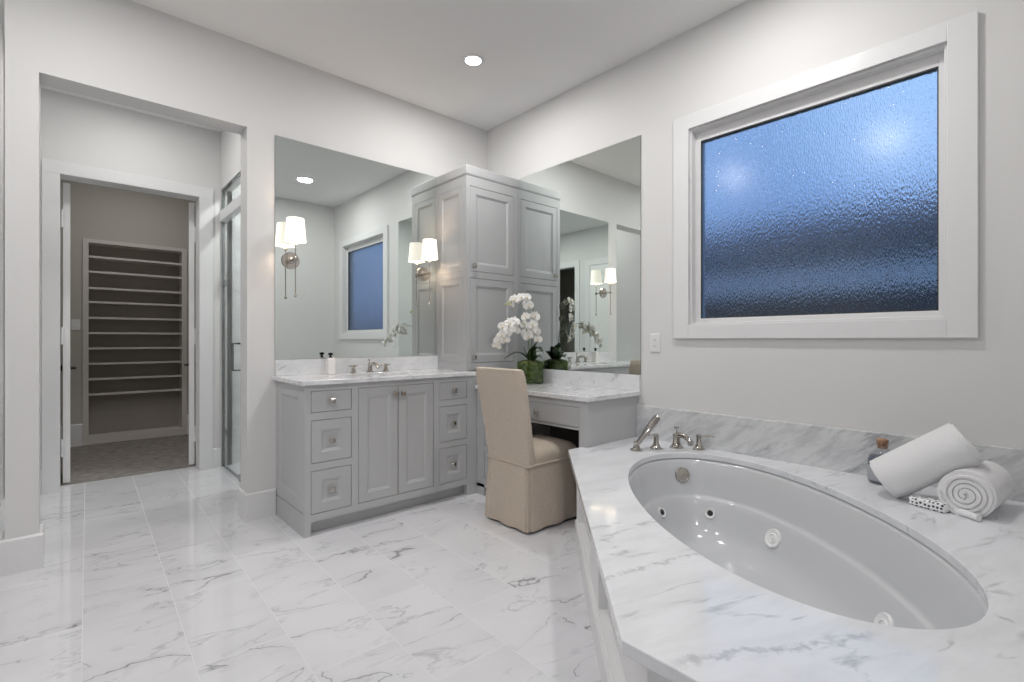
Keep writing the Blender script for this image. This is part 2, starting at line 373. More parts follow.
bm = bmesh.new(); lathe(bm, [(.026, 0), (.026, .006), (.012, .010), (.010, .035)], (0, 0, 0), 18, mat4=Matrix.Rotation(R(90), 4, 'Y')); tube(bm, [(.035, 0, 0), (.038, -.05, 0), (.036, -.10, 0)], [.009, .008, .007]); xform(bm, Matrix.Translation((0, .35, 1.0))); fix(bm); new_obj('lever_handle', bm, 'black_metal', pd, smooth=True)
struct(new_obj('wall_passage_end', boxes((SX - .12, -.30, 4.30, 4.42, 0, CEIL)), 'wall'))
# hall
struct(new_obj('wall_hall_left', boxes((-.42, -.30, 3.57, 5.04, 0, CEIL)), 'wall'))
bm = boxes((1.01, 1.10, 3.57, 4.22, 0, CEIL), (1.01, 1.10, 4.22, 5.04, 2.49, CEIL))
struct(new_obj('wall_hall_right', bm, 'wall'))
DX0, DX1, DZ = -.055, .842, 2.39
bm = boxes((-.42, DX0 - .01, 5.04, 5.20, 0, CEIL), (DX0 - .01, DX1 + .01, 5.04, 5.20, DZ + .01, CEIL), (DX1 + .01, 1.10, 5.04, 5.20, 0, CEIL))
struct(new_obj('wall_hall_back', bm, 'wall'))
# door casing of the closet (jamb lining + flat casing)
bm = boxes((DX0 - .10, DX0, 5.018, 5.04, 0, DZ), (DX1, DX1 + .105, 5.018, 5.04, 0, DZ), (DX0 - .10, DX1 + .105, 5.018, 5.04, DZ, DZ + .095),
           (DX0 - .01, DX0, 5.04, 5.20, 0, DZ), (DX1, DX1 + .01, 5.04, 5.20, 0, DZ), (DX0 - .01, DX1 + .01, 5.04, 5.20, DZ, DZ + .01))
struct(new_obj('trim_1', bm, 'trim', bevel=.002), 'white flat casing around the closet doorway')
# closet
struct(new_obj('floor_closet', boxes((-1.0, 2.0, 5.2, 7.4, -.05, .006)), 'carpet'), 'grey brown carpet in the closet')
NX0, NX1, NZ0, NZ1 = .15, 1.045, .10, 2.19
struct(new_obj('wall_closet_left', boxes((-1.0, -.9, 5.2, 7.0, 0, CEIL)), 'closet_wall'))
struct(new_obj('wall_closet_right', boxes((1.9, 2.0, 5.2, 7.0, 0, CEIL)), 'closet_wall'))
bm = boxes((-.9, .11, 7.0, 7.1, 0, CEIL), (1.035, 1.9, 7.0, 7.1, 0, CEIL), (.11, 1.035, 7.0, 7.1, 2.225, CEIL), (.0, 1.2, 7.36, 7.4, 0, CEIL), (.05, .11, 7.1, 7.36, 0, CEIL), (1.04, 1.10, 7.1, 7.36, 0, CEIL))
struct(new_obj('wall_closet_back', bm, 'closet_wall'))
bm = boxes((-.9, DX0 - .02, 5.2, 5.21, 0, CEIL), (DX1 + .02, 1.9, 5.2, 5.21, 0, CEIL), (DX0 - .02, DX1 + .02, 5.2, 5.21, DZ + .03, CEIL))
struct(new_obj('wall_closet_front', bm, 'closet_wall'))
# shower enclosure beyond the hall
bm = boxes((1.10, 2.3, 3.57, 3.60, 0, CEIL), (2.25, 2.3, 3.6, 5.2, 0, CEIL), (1.10, 2.3, 5.08, 5.2, 0, CEIL), (1.06, 1.10, 5.04, 5.2, 0, CEIL))
struct(new_obj('wall_shower', bm, 'shower_tile'))

# baseboards
def baseboard(name, segs, h=.172, t=.016):
    bm = bmesh.new()
    for (x0, y0, x1, y1, nx, ny, *hh) in segs:
        H = hh[0] if hh else h
        # profile: flat board with a small eased top
        a = Vector((x0, y0, 0)); b = Vector((x1, y1, 0)); nn = Vector((nx, ny, 0))
        prof = [(0, 0), (t, 0), (t, H - .008), (t - .007, H), (0, H)]
        r0 = [a + nn * p + Vector((0, 0, z)) for p, z in prof]; r1 = [b + nn * p + Vector((0, 0, z)) for p, z in prof]
        loft(bm, [r0, r1])
    fix(bm)
    return struct(new_obj(name, bm, 'trim'))
baseboard('baseboard_left_pier', [(-.251, YA, -.099, YA, 0, -1), (-.115, YA, -.115, 3.57, 1, 0), (-.235, YA, -.235, 3.57, -1, 0), (-.251, 3.57, -.099, 3.57, 0, 1)])
baseboard('baseboard_centre_pier', [(.813, YA, .994, YA, 0, -1), (.829, YA, .829, 3.57, -1, 0), (.813, 3.57, 1.01, 3.57, 0, 1)])
baseboard('baseboard_hall', [(-.30, 3.57, -.30, 5.04, 1, 0), (-.30, 5.04, DX0 - .10, 5.04, 0, -1), (DX1 + .105, 5.04, 1.01, 5.04, 0, -1), (1.01, 3.57, 1.01, 4.22, -1, 0)])
baseboard('baseboard_closet', [(-.9, 7.0, .10, 7.0, 0, -1), (1.045, 7.0, 1.9, 7.0, 0, -1)], h=.24)
baseboard('baseboard_side', [(SX, 4.30, -.42, 4.30, 0, -1), (SX, 2.50, SX, 4.30, 1, 0), (SX, -2.4, SX, .35, 1, 0)])
baseboard('baseboard_front', [(.80, -2.4, .80, -.02, -1, 0)])

# ---------------------------------------------------------------- window
bm = bmesh.new()
cy0, cy1, cz0, cz1 = .215, 1.575, 1.148, 2.485
t0 = XB - .022
for b in ((t0, XB, cy0, WY0, cz0, cz1), (t0, XB, WY1, cy1, cz0, cz1), (t0, XB, WY0, WY1, cz0, WZ0), (t0, XB, WY0, WY1, WZ1, cz1)): box(bm, *b)
win = struct(new_obj('window_1', bm, 'trim', bevel=.002), 'large frosted window with wide white casing above the tub')
bm = bmesh.new(); d0, d1 = XB + .045, XB + .10
g0, g1, gz0, gz1 = .345, 1.432, 1.268, 2.335
for b in ((XB, d0, WY0, WY0 + .012, WZ0, WZ1), (XB, d0, WY1 - .012, WY1, WZ0, WZ1), (XB, d0, WY0 + .012, WY1 - .012, WZ0, WZ0 + .012), (XB, d0, WY0 + .012, WY1 - .012, WZ1 - .012, WZ1),
          (d0, d1, WY0, g0, WZ0, WZ1), (d0, d1, g1, WY1, WZ0, WZ1), (d0, d1, g0, g1, WZ0, gz0), (d0, d1, g0, g1, gz1, WZ1)): box(bm, *b)
new_obj('window_frame', bm, 'trim', win, bevel=.0015)
bm = bmesh.new()
for b in ((d0 + .002, d0 + .012, g0, g0 + .005, gz0, gz1), (d0 + .002, d0 + .012, g1 - .005, g1, gz0, gz1), (d0 + .002, d0 + .012, g0, g1, gz1 - .006, gz1), (d0 + .002, d0 + .012, g0, g1, gz0, gz0 + .004)): box(bm, *b)
new_obj('glazing_seal', bm, 'rubber', win)
bm = boxes((d0 + .012, d0 + .020, g0, g1, gz0, gz1)); new_obj('window_glass', bm, 'rain', win)
# outdoors beyond it
struct(new_obj('ground', boxes((XB + .15, 30, -20, 25, -.3, -.1)), 'ground'))
bm = bmesh.new(); 
for i in range(60): box(bm, 5.4, 5.42, -4 + i * .2, -4 + i * .2 + .19, -.1, 1.62)
box(bm, 5.42, 5.47, -4, 8, 1.2, 1.3); box(bm, 5.42, 5.47, -4, 8, .3, .4)
tag(new_obj('garden_fence', bm, 'fence'), 'dark board fence seen as the dark bottom band through the frosted glass', 'fence')
nb = thing('neighbour_house', 'low pale house seen blurred as bands through the frosted window', 'house', (9, 2, -.1))
new_obj('wall', boxes((0, 4, -9, 9, 0, 2.55)), 'siding', nb)
bm = bmesh.new(); loft(bm, [[(-.12, y, 2.45), (-.12, y, 2.62), (1.2, y, 3.55), (2.4, y, 3.55), (4.3, y, 2.62), (4.3, y, 2.45)] for y in (-9.4, 9.4)]); fix(bm)
new_obj('roof', bm, 'roof', nb)

# ================================================================ mirrors
def mirror(name, label, b, axis):
    t = tag(new_obj(name, boxes(b), 'mirror', bevel=0), label, 'mirror')
    return t
ma = new_obj('wall_mirror', boxes((.992, 2.235, YA - .006, YA - .001, 1.011, 2.473)), ['mirror', 'mirror_edge'])
mb = new_obj('wall_mirror', boxes((XB - .006, XB - .001, 1.817, 3.0, .912, 2.476)), ['mirror', 'mirror_edge'])
for o, ax in ((ma, 1), (mb, 0)):
    for p in o.data.polygons:
        if abs(p.normal[ax]) < .5: p.material_index = 1
tag(ma, 'large frameless wall mirror above the grey sink vanity', 'mirror'); tag(mb, 'tall frameless wall mirror above the make-up desk beside the window', 'mirror')

# ================================================================ cabinet parts
def knob(parent, p, nrm, size=.017, m='nickel'):
    """square pillow knob on a stem; nrm points out"""
    nrm = Vector(nrm); bm = bmesh.new()
    rot = nrm.to_track_quat('Z', 'Y').to_matrix().to_4x4()
    lathe(bm, [(.009, 0), (.009, .003), (.0055, .006), (.005, .014), (.0075, .018)], seg=16)
    k = []
    for s, h in ((.7, .017), (1, .021), (1, .025), (.62, .031)):
        k.append([(size * s * sx, size * s * sy, h) for sx, sy in ((-1, -1), (1, -1), (1, 1), (-1, 1))])
    loft(bm, k)
    xform(bm, Matrix.Translation(Vector(p)) @ rot); fix(bm)
    return new_obj('knob', bm, m, parent, bevel=.0015)
G = .0028
def front(kind, parent, mtx, x0, x1, z0, z1, rail, kx=None, kz=None, name=None, depth=.008):
    bm = bmesh.new(); panel(bm, x0 + G, x1 - G, z0 + G, z1 - G, rail=rail, depth=depth, y=.001); xform(bm, mtx); fix(bm)
    o = new_obj(kind, bm, 'cabinet', parent)
    if kx is not None:
        p = mtx @ Vector((kx, .001 + (depth if (kind == 'drawer' and rail) else 0), kz)); nn = (mtx.to_3x3() @ Vector((0, -1, 0)))
        knob(o, p, nn)
    return o
def face_frame(bm, mtx, x0, x1, z0, z1, holes, t=.02):
    """front board with openings: cells from sorted cuts"""
    xs = sorted({x0, x1, *[h[0] for h in holes], *[h[1] for h in holes]}); zs = sorted({z0, z1, *[h[2] for h in holes], *[h[3] for h in holes]})
    tmp = bmesh.new(); V = {}
    def vert(i, j, k):
        if (i, j, k) not in V: V[i, j, k] = tmp.verts.new((xs[i], (0, t)[k], zs[j]))
        return V[i, j, k]
    solid = {}
    for i in range(len(xs) - 1):
        for j in range(len(zs) - 1):
            cx = (xs[i] + xs[i + 1]) / 2; cz = (zs[j] + zs[j + 1]) / 2
            solid[i, j] = not any(h[0] < cx < h[1] and h[2] < cz < h[3] for h in holes)
    for (i, j), s in solid.items():
        if not s: continue
        for k in (0, 1): tmp.faces.new([vert(i, j, k), vert(i + 1, j, k), vert(i + 1, j + 1, k), vert(i, j + 1, k)])
        for di, dj, e in ((-1, 0, ((0, 0), (0, 1))), (1, 0, ((1, 0), (1, 1))), (0, -1, ((0, 0), (1, 0))), (0, 1, ((0, 1), (1, 1)))):
            if not solid.get((i + di, j + dj), False):
                a, b = e; tmp.faces.new([vert(i + a[0], j + a[1], 0), vert(i + b[0], j + b[1], 0), vert(i + b[0], j + b[1], 1), vert(i + a[0], j + a[1], 1)])
    fix(tmp); xform(tmp, mtx); me = bpy.data.meshes.new('tmp'); tmp.to_mesh(me); tmp.free(); bm.from_mesh(me); bpy.data.meshes.remove(me)

# ================================================================ sink vanity
va = thing('sink_vanity', 'grey sink vanity with two doors between drawer stacks and marble top', 'vanity', (1.6, 3.15, 0))
LV = Matrix.Translation((-1.6, -3.15, 0))
FY = 2.888
def loc(mtx, base=LV): return base @ mtx
FM = loc(Matrix.Translation((0, FY, 0)))
DZs = [(.715, .841), (.420, .671), (.125, .378)]
holes = [(1.036, 1.281, a, b) for a, b in DZs] + [(1.324, 1.874, .126, .842)] + [(1.92, 2.159, a, b) for a, b in DZs]
bm = bmesh.new()
face_frame(bm, Matrix.Translation((0, FY, 0)), .998, 2.249, .082, .876, holes)
# legs, toe board, carcass sides
for b in ((.998, 1.037, FY, FY + .02, 0, .082), (2.159, 2.249, FY, FY + .06, 0, .082), (1.037, 2.159, FY + .06, FY + .075, 0, .082),
          (1.012, 1.03, FY + .02, YA, .12, .876), (2.20, 2.229, FY + .06, YA, 0, .876), (1.03, 2.20, YA - .02, YA, 0, .876), (1.03, 2.20, FY + .02, YA, .082, .10),
          (1.283, 1.322, FY + .02, YA, .1, .876), (1.876, 1.918, FY + .02, YA, .1, .876)): box(bm, *b)
xform(bm, LV); new_obj('body', bm, 'cabinet', va)
# left end panel, framed, with a base board
SM = loc(frame((.998, FY + .02, 0), (0, -1, 0), (1, 0, 0)))
bm = bmesh.new(); panel(bm, -(YA - FY - .02), 0, .135, .876, t=.014, rail=.075, depth=.009); xform(bm, SM); fix(bm); new_obj('side_panel', bm, 'cabinet', va)
bm = bmesh.new(); box(bm, -(YA - FY - .02), 0, 0, .03, 0, .131); xform(bm, SM); new_obj('base_board', bm, 'cabinet', va)
bm = boxes((1.03, 2.2, FY + .045, FY + .05, .1, .87)); xform(bm, LV); new_obj('inside', bm, 'dark', va)  # dark sheet painted as the shade in the door and drawer gaps
for x0, x1 in ((1.036, 1.281), (1.92, 2.159)):
    for i, (a, b) in enumerate(DZs):
        front('drawer', va, FM, x0, x1, a, b, None if i == 0 else .058, (x0 + x1) / 2, (a + b) / 2)
front('door', va, FM, 1.324, 1.599, .126, .842, .055, 1.574, .789)
front('door', va, FM, 1.599, 1.874, .126, .842, .055, 1.627, .789)
# countertop with the undermount sink opening
def ell(cx, cy, a, b, n=48, e=2.0, rot=0, inset=0):
    out = []
    for i in range(n):
        t = 2 * PI * i / n; c, s = math.cos(t), math.sin(t)
        u = (a - inset) * math.copysign(abs(c)**(2 / e), c); v = (b - inset) * math.copysign(abs(s)**(2 / e), s)
        out.append((cx + u * math.cos(rot) - v * math.sin(rot), cy + u * math.sin(rot) + v * math.cos(rot)))
    return out
top = slab('countertop', [(x - 1.6, y - 3.15) for x, y in ((.980, 2.866), (2.249, 2.866), (2.249, YA), (.980, YA))], .8765, .905, 'counter', hole=ell(0, -.02, .21, .155), parent=va)
bm = bmesh.new()
loft(bm, [[(x, y, z) for x, y in ell(0, -.02, .215 * s, .16 * s)] for s, z in ((1.06, .876), (1, .872), (.96, .82), (.8, .76), (.45, .735), (.1, .73))], False, True)
fix(bm); bmesh.ops.reverse_faces(bm, faces=bm.faces); new_obj('sink_basin', bm, 'ceramic', va, smooth=True)
bm = boxes((.992, 2.238, YA - .02, YA - .0005, .905, 1.009)); xform(bm, LV); new_obj('backsplash', bm, 'counter_splash', va, bevel=.002)

# widespread faucet on the vanity
def cross_handle(parent, x, y, z0):
    bm = bmesh.new(); lathe(bm, [(.024, 0), (.024, .005), (.016, .012), (.012, .04), (.015, .046), (.015, .054), (.006, .058)], (x, y, z0), 20)
    o = new_obj('handle', bm, 'nickel', parent, smooth=True)
    bm = bmesh.new(); tube(bm, [(x - .033, y, z0 + .050), (x + .033, y, z0 + .050)], .0055); tube(bm, [(x, y - .033, z0 + .050), (x, y + .033, z0 + .050)], .0055)
    new_obj('cross_lever', bm, 'nickel', o, smooth=True)
fa = thing('sink_faucet', 'polished nickel widespread faucet behind the vanity sink', 'faucet', (1.615, 3.33, .905))
cross_handle(fa, -.125, 0, 0); cross_handle(fa, .125, 0, 0)
bm = bmesh.new(); lathe(bm, [(.027, 0), (.027, .006), (.018, .014), (.014, .05), (.016, .055), (.014, .062), (.004, .064)], (0, 0, 0), 20)
tube(bm, bez((0, 0, .045), (0, -.05, .075), (0, -.10, .07), (0, -.125, .035)), [.013 - .003 * i / 12 for i in range(13)], 12)
new_obj('spout', bm, 'nickel', fa, smooth=True)
bm = bmesh.new(); tube(bm, [(0, .012, .05), (0, .012, .085)], .003); lathe(bm, [(.002, .083), (.008, .088), (.008, .093), (.002, .098)], (0, .012, 0), 14); new_obj('lift_rod', bm, 'nickel', fa, smooth=True)

# bottles with dark stoppers beside the tap
def soap_bottle(x, y, label, h=.085):
    t = thing('soap_bottle', label, 'bottle', (x, y, .9052))
    bm = bmesh.new(); k = .024
    def sq(s, z): return [(k * s * sx, k * s * sy, z) for sx, sy in ((-1, -1), (1, -1), (1, 1), (-1, 1))]
    loft(bm, [sq(.95, 0), sq(1, .004), sq(1, h - .012), sq(.85, h - .004), sq(.4, h)]); fix(bm)
    new_obj('bottle_body', bm, 'label', t, bevel=.003)
    bm = bmesh.new(); lathe(bm, [(.012, h), (.012, h + .006), (.007, h + .008), (.007, h + .014), (.016, h + .02), (.016, h + .032), (.004, h + .036)], seg=18)
    new_obj('stopper', bm, 'black_plastic', t, smooth=True)
soap_bottle(1.325, 3.325, 'small white soap bottle with dark stopper beside the sink faucet', .112)

# ================================================================ tall cabinet on the counter
tc_ = thing('tower_cabinet', 'tall grey cabinet in the corner standing on the vanity top', 'cabinet', (2.5, 3.2, .905))
LT = Matrix.Translation((-2.5, -3.2, -.905))
TX, TY = 2.24, 3.005
holes = [(2.276, 2.724, 1.667, 2.322), (2.276, 2.724, .962, 1.617)]
bm = bmesh.new(); face_frame(bm, Matrix.Translation((0, TY, 0)), TX, XB - .001, .9065, 2.40, holes)
for b in ((TX + .012, TX + .025, TY + .02, YA - .001, .9065, 2.40), (XB - .02, XB - .001, TY + .02, YA - .001, .9065, 2.40), (TX + .025, XB - .02, TY + .02, YA - .001, .907, .93), (TX + .025, XB - .02, TY + .02, YA - .001, 1.63, 1.655), (TX + .025, XB - .02, TY + .02, YA - .001, 2.38, 2.40), (TX + .025, XB - .02, YA - .02, YA - .001, .93, 2.38)): box(bm, *b)
xform(bm, LT); new_obj('body', bm, 'cabinet', tc_)
TS = LT @ frame((TX, TY + .02, 0), (0, -1, 0), (1, 0, 0)); D = YA - .001 - TY - .02
bm = bmesh.new(); face_frame(bm, TS, -D, 0, .9065, 2.40, [(-D + .03, -.03, .962, 1.617), (-D + .03, -.03, 1.667, 2.322)], t=.012); new_obj('side_frame', bm, 'cabinet', tc_)
for a, b in ((.962, 1.617), (1.667, 2.322)):
    bm = bmesh.new(); panel(bm, -D + .03 + .0015, -.03 - .0015, a + .0015, b - .0015, t=.0115, rail=.045, depth=.007); xform(bm, TS); fix(bm); new_obj('side_panel', bm, 'cabinet', tc_)
FT = LT @ Matrix.Translation((0, TY, 0))
front('door', tc_, FT, 2.276, 2.724, 1.667, 2.322, .055, 2.308, 1.712)
front('door', tc_, FT, 2.276, 2.724, .962, 1.617, .055, 2.308, 1.005)
# crown
bm = bmesh.new()
def cr_ring(off, z): return [(TX - off, TY - off, z), (XB - .001, TY - off, z), (XB - .001, YA - .001, z), (TX - off, YA - .001, z)]
loft(bm, [cr_ring(.0005, 2.401), cr_ring(.004, 2.402), cr_ring(.004, 2.408), cr_ring(.006, 2.411), cr_ring(.006, 2.470), cr_ring(.003, 2.474)]); fix(bm); xform(bm, LT); new_obj('crown', bm, 'cabinet', tc_)

# ================================================================ make-up desk
dk = thing('makeup_desk', 'grey make-up desk with marble top in front of the tall mirror', 'desk', (2.5, 2.35, 0))
LD = Matrix.Translation((-2.5, -2.35, 0)); DX = 2.25; DY0 = 1.842
DF = LD @ frame((DX, 0, 0), (0, -1, 0), (1, 0, 0))   # local x = -y world
def yy(y): return -y
bm = bmesh.new()
face_frame(bm, frame((DX, 0, 0), (0, -1, 0), (1, 0, 0)), -2.887, -DY0, .082, .7765, [(-2.602, -1.902, .06, .60), (-2.602, -1.902, .613, .738), (-2.80, -2.645, .613, .738), (-2.80, -2.645, .37, .575), (-2.80, -2.645, .125, .33)])
for b in ((DX, DX + .06, DY0, 1.90, 0, .082), (DX, DX + .06, 2.60, 2.65, 0, .082), (DX, DX + .06, 2.80, 2.887, 0, .082), (DX + .06, DX + .075, 2.65, 2.80, 0, .082),
          (DX + .02, XB - .001, DY0, DY0 + .02, 0, .7765), (DX + .02, XB - .001, 1.88, 1.90, 0, .7765), (DX + .02, XB - .001, 2.604, 2.625, 0, .7765), (DX + .02, XB - .001, 2.867, 2.887, 0, .7765), (DX + .02, XB - .001, 1.90, 2.60, .60, .612)): box(bm, *b)
xform(bm, LD); new_obj('body', bm, 'cabinet', dk)
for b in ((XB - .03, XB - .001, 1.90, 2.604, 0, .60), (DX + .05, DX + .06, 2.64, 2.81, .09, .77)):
    bm = boxes(b); xform(bm, LD); new_obj('inside', bm, 'dark', dk)  # dark sheets painted as shade in the kneehole and drawer gaps
front('drawer', dk, DF, -2.602, -1.902, .613, .738, None, -2.252, .675)
for a, b in ((.613, .738), (.37, .575), (.125, .33)): front('drawer', dk, DF, -2.80, -2.645, a, b, None if a > .6 else .04, -2.7225, (a + b) / 2)
slab('countertop', [(x - 2.5, y - 2.35) for x, y in ((2.230, 1.817), (XB - .001, 1.817), (XB - .001, 3.0), (2.252, 3.0), (2.252, 2.887), (2.230, 2.887))], .777, .807, 'counter', parent=dk)
bm = boxes((XB - .02, XB - .0005, 1.817, 3.0, .807, .911)); xform(bm, LD); new_obj('backsplash', bm, 'counter_splash', dk, bevel=.002)

# ================================================================ tub
TC = Vector((1.965, .794)); TA, TB, TN, TR = .834, .433, 2.1, R(47)
tub = thing('bathtub', 'oval white jetted bathtub sunk in the marble deck', 'bathtub', (TC.x, TC.y, 0))
PROF = [(.4785, -.02), (.474, -.004), (.46, .004), (.40, .018), (.30, .040), (.289, .043), (.285, .048), (.282, .056), (.277, .061), (.25, .070), (.20, .092), (.15, .11), (.115, .135), (.09, .17), (.072, .21), (.063, .26), (.058, .33)]
def tub_inset(z):
    for (z0, i0), (z1, i1) in zip(PROF, PROF[1:]):
        if z <= z0 and z >= z1: return i0 + (i1 - i0) * (z0 - z) / (z0 - z1)
def tub_pt(th, z):
    i = tub_inset(z); c, s = math.cos(th), math.sin(th)
    u = (TA - i) * math.copysign(abs(c)**(2 / TN), c); v = (TB - i) * math.copysign(abs(s)**(2 / TN), s)
    return Vector((u * math.cos(TR) - v * math.sin(TR), u * math.sin(TR) + v * math.cos(TR), z))
bm = bmesh.new(); NT = 96
rs = [ring(bm, [(x, y, z) for x, y in ell(0, 0, TA, TB, NT, TN, TR, i)]) for z, i in PROF]
for a, b in zip(rs, rs[1:]): skin(bm, a, b)
bm.faces.new(rs[-1])
fix(bm)
# keep the inside facing up
for f in bm.faces: pass
if rs and max(bm.faces, key=lambda f: len(f.verts)).normal.z < 0: bmesh.ops.reverse_faces(bm, faces=bm.faces)
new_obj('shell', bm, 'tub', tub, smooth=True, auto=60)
bm = bmesh.new(); lathe(bm, [(.03, .0585), (.03, .062), (.022, .064), (.006, .064)], (-.05, 0, 0), 24); new_obj('drain', bm, 'nickel', tub, smooth=True)
def on_tub(name, th, z, prof, m, parent, off=0.0):
    p = tub_pt(th, z); e = 1e-3
    du = tub_pt(th + .01, z) - tub_pt(th - .01, z); dz = tub_pt(th, z + .005) - tub_pt(th, z - .005)
    nn = du.cross(dz).normalized()
    if nn.dot(Vector((-p.x, -p.y, 0))) < 0: nn = -nn
    rot = nn.to_track_quat('Z', 'Y').to_matrix().to_4x4(); bm = bmesh.new()
    lathe(bm, prof, (0, 0, 0), 32); xform(bm, Matrix.Translation(p + nn * off) @ rot); fix(bm)
    return new_obj(name, bm, m, parent, smooth=True)
on_tub('overflow_plate', 0.0, .392, [(.04, -.004), (.04, .008), (.036, .012), (.033, .012), (.030, .010), (.004, .014)], 'nickel_dark', tub)
for th, z, big in ((23.8, .226, 0), (-18.4, .216, 0), (-57.9, .206, 1), (-110, .185, 1), (57, .21, 1), (110, .21, 1), (165, .22, 0), (-162, .22, 0)):
    r = .044 if big else .028
    j = on_tub('jet', R(th), z, [(r, -.004), (r, .004), (r * .92, .009), (r * .75, .006), (r * .6, .004), (r * .1, .003)], 'jet', tub)
    on_tub('nozzle', R(th), z, [(r * .52, .002), (r * .52, .007), (r * .40, .010), (r * .36, .004), (r * .2, .004), (r * .18, .010), (r * .05, .011)], 'jet' if big else 'rubber', j)
# deck slab
DZ1 = .509
dp = [(2.750, 1.840), (2.243, 1.840), (2.238, 1.872), (2.128, 1.878), (.862, .612), (.862, -.019), (2.750, -.019)]
deck = thing('tub_deck', 'raised marble tub surround with angled front and white panelled skirt', 'tub surround', (1.9, .8, 0))
LK = Matrix.Translation((-1.9, -.8, 0))
slab('deck_slab', [(x - 1.9, y - .8) for x, y in dp], .479, DZ1, 'deck', hole=[(x - 1.9, y - .8) for x, y in ell(TC.x, TC.y, TA, TB, 96, TN, TR)], parent=deck, bevel=.003)
bm = boxes((XB - .021, XB - .0005, -.019, 1.840, .470, .713)); xform(bm, LK); new_obj('backsplash', bm, 'splash', deck, bevel=.002)
# skirt: 45 degree front, local x runs from the far end to the near end
A0 = Vector((2.150, 1.828, 0)); s2 = 2**-.5
SK = LK @ frame(A0, (-s2, -s2, 0), (s2, -s2, 0))
LEN = (Vector((.893, .571, 0)) - A0).length
bm = bmesh.new(); face_frame(bm, SK, 0, LEN, 0, .4785, [(.07, .665, .125, .42), (.95, LEN - .10, .125, .42)], t=.05)
new_obj('skirt', bm, 'trim', deck, bevel=.002)
bm = bmesh.new(); box(bm, .05, .69, .035, .045, .1, .45); box(bm, .93, LEN - .08, .035, .045, .1, .45); xform(bm, SK); new_obj('skirt_panel', bm, 'trim', deck)
bm = bmesh.new(); loft(bm, [[(x, 0, 0), (x, -.016, 0), (x, -.016, .108), (x, -.006, .118), (x, 0, .118)] for x in (0, LEN)]); fix(bm); xform(bm, SK); new_obj('skirt_base', bm, 'trim', deck)
bm = boxes((.893, .94, -.019, .571, 0, .4785)); xform(bm, LK); new_obj('end_panel', bm, 'trim', deck, bevel=.002)
bm = boxes((2.15, 2.24, 1.80, 1.835, 0, .4785)); xform(bm, LK); new_obj('return_panel', bm, 'trim', deck)

# deck mounted filler: four separate fittings
def square_base(bm, r0, r1, z0, z1, n=4, flare=True):
    prof = [(r0, z0), (r0, z0 + .006), (r0 * .82, z0 + .010), (r1 * 1.15, z0 + (z1 - z0) * .45), (r1, z1)]
    lathe(bm, prof, seg=8)
filler = thing('tub_filler', 'polished nickel deck tub filler spout with cross valve on top', 'faucet', (2.637, 1.488, DZ1))
filler.rotation_euler = (0, 0, R(256)); filler.scale = (.86, .86, .86)
bm = bmesh.new(); square_base(bm, .048, .022, 0, .075); lathe(bm, [(.022, .075), (.026, .08), (.026, .095), (.012, .102)], seg=16)
tube(bm, bez((.0, 0, .082), (.05, 0, .10), (.09, 0, .09), (.122, 0, .055)), [.022, .021, .020, .019, .018, .0175, .017, .017, .0165, .0165, .017, .018, .018], 14)
lathe(bm, [(.017, 0), (.019, .012), (.019, .028), (.012, .034)], (.120, 0, .036), 14)
new_obj('spout', bm, 'nickel', filler, smooth=True)
bm = bmesh.new(); tube(bm, [(0, 0, .10), (0, 0, .135)], .0045); tube(bm, [(-.018, 0, .137), (.018, 0, .137)], .0045); tube(bm, [(0, -.018, .137), (0, .018, .137)], .0045)
new_obj('diverter_valve', bm, 'nickel', filler, smooth=True)
def lever(name, label, x, y, ang, zl=.115, ll=.085):
    t = thing(name, label, 'tap handle', (x, y, DZ1), R(ang), None); t.scale = (1, 1, .80)
    bm = bmesh.new(); square_base(bm, .036, .013, 0, .085); lathe(bm, [(.013, .085), (.016, .088), (.016, .104), (.006, .110)], seg=16); new_obj('handle_base', bm, 'nickel', t, smooth=True)
    bm = bmesh.new(); tube(bm, [(0, 0, .098), (ll * .5, 0, .100), (ll, 0, .101)], [.006, .0055, .0065], 10); new_obj('lever', bm, 'nickel', t, smooth=True)
    return t
lever('deck_tap', 'nickel lever deck tap between the hand shower and the tub spout', 2.525, 1.555, 160, ll=.055)
lever('deck_tap', 'nickel lever deck tap nearest the window, right of the tub spout', 2.692, 1.380, -78)
hs = thing('hand_shower', 'nickel hand shower wand leaning in its deck holder left of the tub spout', 'hand shower', (2.402, 1.605, DZ1))
bm = bmesh.new(); lathe(bm, [(.036, 0), (.036, .006), (.020, .014), (.016, .035), (.018, .05)], seg=24); new_obj('holder', bm, 'nickel', hs, smooth=True)
dirv = Vector((.112, -.065, .155)).normalized()
bm = bmesh.new(); rot = dirv.to_track_quat('Z', 'Y').to_matrix().to_4x4()
sec = [(.012, .0), (.016, .02), (.017, .06), (.022, .09), (.024, .19), (.021, .205)]
rr = []
for w, h in sec: rr.append([(w * sx, w * .7 * sy, h) for sx, sy in ((-1, -.6), (-.6, -1), (.6, -1), (1, -.6), (1, .6), (.6, 1), (-.6, 1), (-1, .6))])
loft(bm, rr); xform(bm, Matrix.Translation((0, 0, .03)) @ rot); fix(bm); new_obj('wand', bm, 'nickel', hs, smooth=True)

